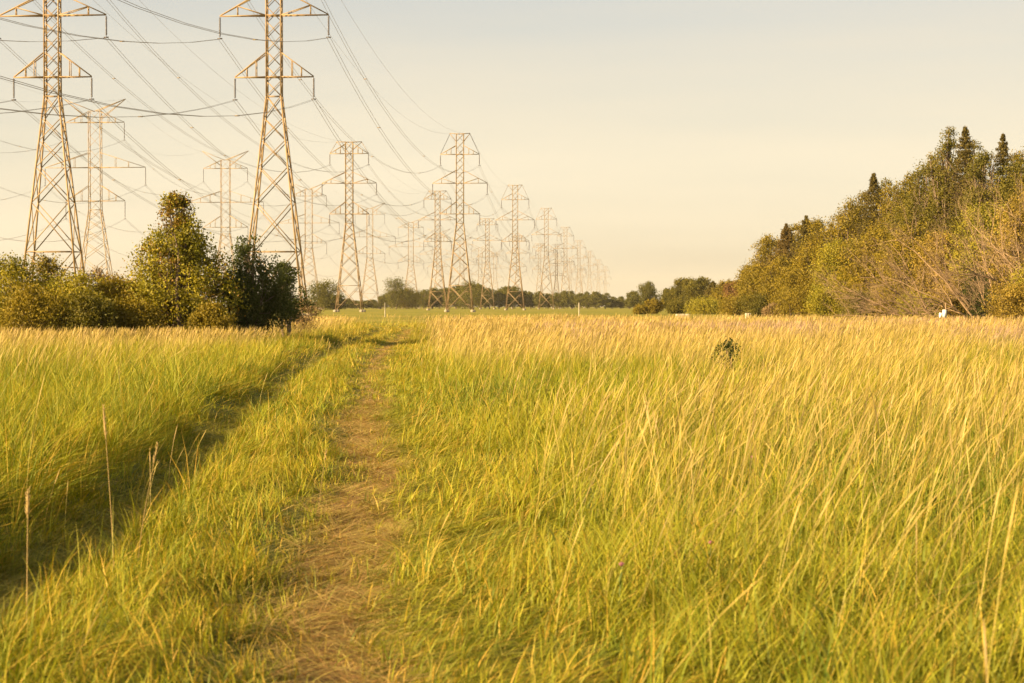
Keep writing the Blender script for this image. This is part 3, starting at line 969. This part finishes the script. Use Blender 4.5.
labL = ['large orange-tinted pylon cut by the top, near the left edge',
        'whole pylon between the tan cut pylon and the biggest whole one',
        'pylon just left of the biggest whole one, third of the left-hand near row',
        'slim pylon just right of the biggest whole one, fourth in its row',
        'fifth pylon of the left-hand near row, hidden partly by the centre pylon',
        'sixth pylon of the left-hand near row, thin above the far trees',
        'seventh pylon of the left-hand near row, faint above the far trees',
        'eighth pylon of the left-hand near row, very faint above the far trees',
        'last and smallest pylon of the left-hand near row']
attR, attL, attT = [], [], []


def attach(X, Y, spec, dz=0):
    ca, sa = math.cos(ROWANG), math.sin(ROWANG)
    pts = []
    for (z, hl, tie, post, ins) in spec['arms']:
        for sx in (-1, 1): pts.append((X + sx * hl * ca, Y + sx * hl * sa, z - ins - .08))
    for sx in (-1, 1): pts.append((X + sx * spec['horn'][0] * ca, Y + sx * spec['horn'][0] * sa, spec['horn'][1]))
    return pts


def rowpos(n, k, step=STEP):
    D = n * step
    return SL * D - k * STEP / F, D


sp0 = near_spec(27)
for ns, zs_, k, labs, grp, att in ((rowR, zwR, 370, labR, 'pylons of the right-hand row', attR), (rowL, zwL, 591, labL, 'pylons of the left-hand near row', attL)):
    X, D = rowpos(0, k); att.append(attach(X, D, sp0))
    for n, zw, lab in zip(ns, zs_, labs):
        X, D = rowpos(n, k); left = k > 500; spec = near_spec(zw, left=left)
        pylon('near%g%s' % (zw, left), spec, X, D, lab, grp); att.append(attach(X, D, spec))
labT = ['wide-horned pylon behind the left edge pylon, nearest of the horned row',
        'wide-horned pylon left of the tan pylon, second of the horned row',
        'wide-horned pylon just right of the tan pylon, third of the horned row',
        'wide-horned pylon right of the whole pylon by the dark bush, fourth of the horned row',
        'fifth and slender horned pylon above the left part of the far tree line',
        'sixth horned pylon, faint beside the left-hand row',
        'seventh horned pylon, faint above the far trees',
        'eighth horned pylon, very faint above the far trees',
        'last and smallest horned pylon']
for i in range(1, 12):
    D = .7 * STEP * i; px = {3: 96, 4: 226, 5: 309, 6: 370, 7: 411}.get(i, VP - 1 / (.607e-3 * i)); X = lat(px, D)
    att = attach(X, D, FARSPEC); attT.append(att)
    if i >= 3:
        pylon('far', FARSPEC, X, D, labT[i - 3], 'pylons of the horned row')
# a dark mast of another line
pylon('dark', near_spec(20, .8), lat(556.5, 1180), 1180, 'dark narrow pylon of another line among the pale far ones', None, M_darksteel)


# ------------------------------------------------------------------ cables
def cable(att, idx, sag, label, group, twin=True, r=.024):
    m = MB(); sp = []
    for i in range(len(att) - 1):
        p = np.array(att[i][idx]); q = np.array(att[i + 1][idx]); L = np.linalg.norm(q - p)
        t = np.linspace(0, 1, 17)
        pts = p[None] * (1 - t)[:, None] + q[None] * t[:, None]
        pts[:, 2] -= 4 * sag * (L / STEP) ** 2 * t * (1 - t) if L < STEP * 1.1 else 4 * sag * 1.2 * t * (1 - t)
        side = np.array((math.cos(ROWANG), math.sin(ROWANG), 0)) * .23
        for s in ((-1, 1) if twin else (0,)):
            m.tube(pts + side * s, np.full(17, r if twin else r * .7), 4)
        if twin and i < 3:
            for k in (3, 8, 13): sp.append((pts[k], side))
    root = link('power_cable' if twin else 'earth_wire', m.mesh('cable', True), M_cable)
    tag(root, label, 'cable', group)
    for c, side in sp:
        b = MB(); b.bar(c - side * 1.15, c + side * 1.15, .11); link('spacer', b.mesh('spacer'), M_steel, root)


for att, rname, grp, sag in ((attR, 'right-hand pylon row', 'cables of the right-hand row', 10.5), (attL, 'left-hand near pylon row', 'cables of the left-hand near row', 10.5), (attT, 'horned pylon row', 'cables of the horned row', 19)):
    k = 0
    for arm in ('lower', 'middle', 'upper'):
        for side in ('left', 'right'):
            cable(att, k, sag, 'twin sagging cable hung from the %s ends of the %s crossarms, %s' % (side, arm, rname), grp); k += 1
    for side in ('left', 'right'):
        cable(att, k, sag * .75, 'thin single wire along the %s horn tips of the %s' % (side, rname), grp, twin=False); k += 1

# ------------------------------------------------------------------ small things


def marker(px, ytop, ybot, D, label):
    h = ht(ytop, D); X = lat(px, D)
    root = empty('marker_post', (X, D, 0)); tag(root, label, 'post', 'white marker posts in the mown strip')
    m = MB(); m.tube([(0, 0, -.05), (0, 0, h * .9), (0, 0, h)], [.08, .08, .07], 8); link('post', m.mesh('post', True), M_cream, root)
    c = MB(); c.tube([(0, 0, h), (0, 0, h + .05), (0, 0, h + .08)], [.095, .09, .01], 8); link('cap', c.mesh('cap', True), M_concrete, root)


marker(385, 303, 313, 255, 'white marker post in the mown strip below the tallest far tree')
marker(579, 303, 313, 260, 'white marker post in the mown strip right of the pylon feet')

# white sign on a stake at the foot of the wood
D = 119; X = lat(943.5, D)
root = empty('white_sign', (X, D, 0)); tag(root, 'small white notched sign board on a thin stake before the bare branches', 'sign')
m = MB(); m.bar((.14, 0, -.1), (.14, 0, ht(303, D)), .07); link('stake', m.mesh('stake'), M_deadwood, root)
m = MB(); zb, zt = ht(317.5, D), ht(311.3, D)
m.box((.05, -.08, (zb + zt) / 2 + .06), (.28, .05, zt - zb + .1)); m.box((-.21, -.08, zb + .16), (.24, .05, .34)); link('board', m.mesh('board'), M_white, root)

for px, yt, D, w, label, g in ((682.5, 313.4, 225, .98, 'long low white concrete block at the foot of the dark bush', None),
                               (748, 312.8, 215, .4, 'small white block half hidden in the bushes right of the long one', None),
                               ):
    X = lat(px, D); h = ht(yt, D); m = MB()
    for s in range(3):
        f = (s - 1) * w * .62
        m.box((f, rnd.uniform(-.1, .1), h / 2 - rnd.uniform(0, .06)), (w * .6, .6, h - .08 + rnd.uniform(-.03, .05)))
    root = link('concrete_block', m.mesh('block'), M_cream); root.location = (X, D, 0)
    bv = root.modifiers.new('bevel', 'BEVEL'); bv.width = .06; bv.segments = 2
    tag(root, label, 'block')

# ------------------------------------------------------------------ light, sky and air
SUN_EL, SUN_AZ = 19.5, -120.0        # azimuth clockwise from the view direction
sd = np.array((math.sin(R(SUN_AZ)) * math.cos(R(SUN_EL)), math.cos(R(SUN_AZ)) * math.cos(R(SUN_EL)), math.sin(R(SUN_EL))))
sun = bpy.data.lights.new('sun', 'SUN'); so = bpy.data.objects.new('sun', sun); COL.objects.link(so)
sun.energy = 5.0; sun.angle = R(.6); sun.color = (1.0, .73, .38)
from mathutils import Vector
so.rotation_euler = Vector(-sd).to_track_quat('-Z', 'Y').to_euler()

w = bpy.data.worlds.new('World'); scene.world = w; w.use_nodes = True
nt = w.node_tree; N, Lk = nt.nodes.new, nt.links.new
bg = nt.nodes['Background']
sky = N('ShaderNodeTexSky'); sky.sky_type = 'NISHITA'; sky.sun_disc = False
sky.sun_elevation = R(SUN_EL); sky.sun_rotation = R(SUN_AZ); sky.air_density = 1.0; sky.dust_density = 3.0; sky.ozone_density = 1.0
# thin high cloud veil, warm from the low sun
tc = N('ShaderNodeTexCoord'); mp = N('ShaderNodeMapping'); mp.inputs['Scale'].default_value = (1.0, 1.0, 9.0)
Lk(tc.outputs['Generated'], mp.inputs['Vector'])
no = N('ShaderNodeTexNoise'); no.inputs['Scale'].default_value = 2.2; no.inputs['Detail'].default_value = 5; no.inputs['Roughness'].default_value = .45
Lk(mp.outputs[0], no.inputs['Vector'])
sx = N('ShaderNodeSeparateXYZ'); Lk(tc.outputs['Generated'], sx.inputs[0])
vr = N('ShaderNodeValToRGB'); el = vr.color_ramp.elements
el[0].position = 0.0; el[0].color = (6.0, 5.0, 3.4, 1)
el[1].position = .55; el[1].color = (3.3, 3.3, 3.05, 1)
e = el.new(.085); e.color = (5.5, 4.85, 3.6, 1)
e = el.new(.185); e.color = (4.45, 4.2, 3.6, 1)
Lk(sx.outputs['Z'], vr.inputs['Fac'])
cr = N('ShaderNodeMapRange'); cr.inputs[1].default_value = .35; cr.inputs[2].default_value = .65; cr.inputs[3].default_value = .71; cr.inputs[4].default_value = .98
Lk(no.outputs['Fac'], cr.inputs[0])
mx = N('ShaderNodeMix'); mx.data_type = 'RGBA'
Lk(cr.outputs[0], mx.inputs[0]); Lk(sky.outputs[0], mx.inputs[6]); Lk(vr.outputs[0], mx.inputs[7])
Lk(mx.outputs[2], bg.inputs['Color'])
bg.inputs['Strength'].default_value = .05

hz = MB(); hz.box((0, 2200, 37), (9000, 5200, 77))
m, nt2, out = mat('haze_air')
pv = nt2.nodes.new('ShaderNodeVolumePrincipled'); pv.inputs['Color'].default_value = (1.0, .92, .74, 1); pv.inputs['Density'].default_value = .00005
nt2.links.new(pv.outputs[0], out.inputs['Volume'])
o = link('haze', hz.mesh('haze'), m); tag(o, 'thin warm evening haze over the meadow', 'haze', kind='stuff')
o.location = (0, 0, 0)

# ------------------------------------------------------------------ render settings
scene.render.engine = 'CYCLES'
scene.view_settings.view_transform = 'Standard'
scene.view_settings.look = 'None'
scene.view_settings.gamma = 1
scene.view_settings.exposure = 1.82
scene.cycles.use_denoising = True
scene.cycles.max_bounces = 6
scene.cycles.diffuse_bounces = 3
scene.cycles.glossy_bounces = 2
scene.cycles.transmission_bounces = 4
scene.cycles.transparent_max_bounces = 16
scene.cycles.volume_bounces = 0
scene.cycles.use_adaptive_sampling = True
scene.cycles.caustics_reflective = False
scene.cycles.caustics_refractive = False
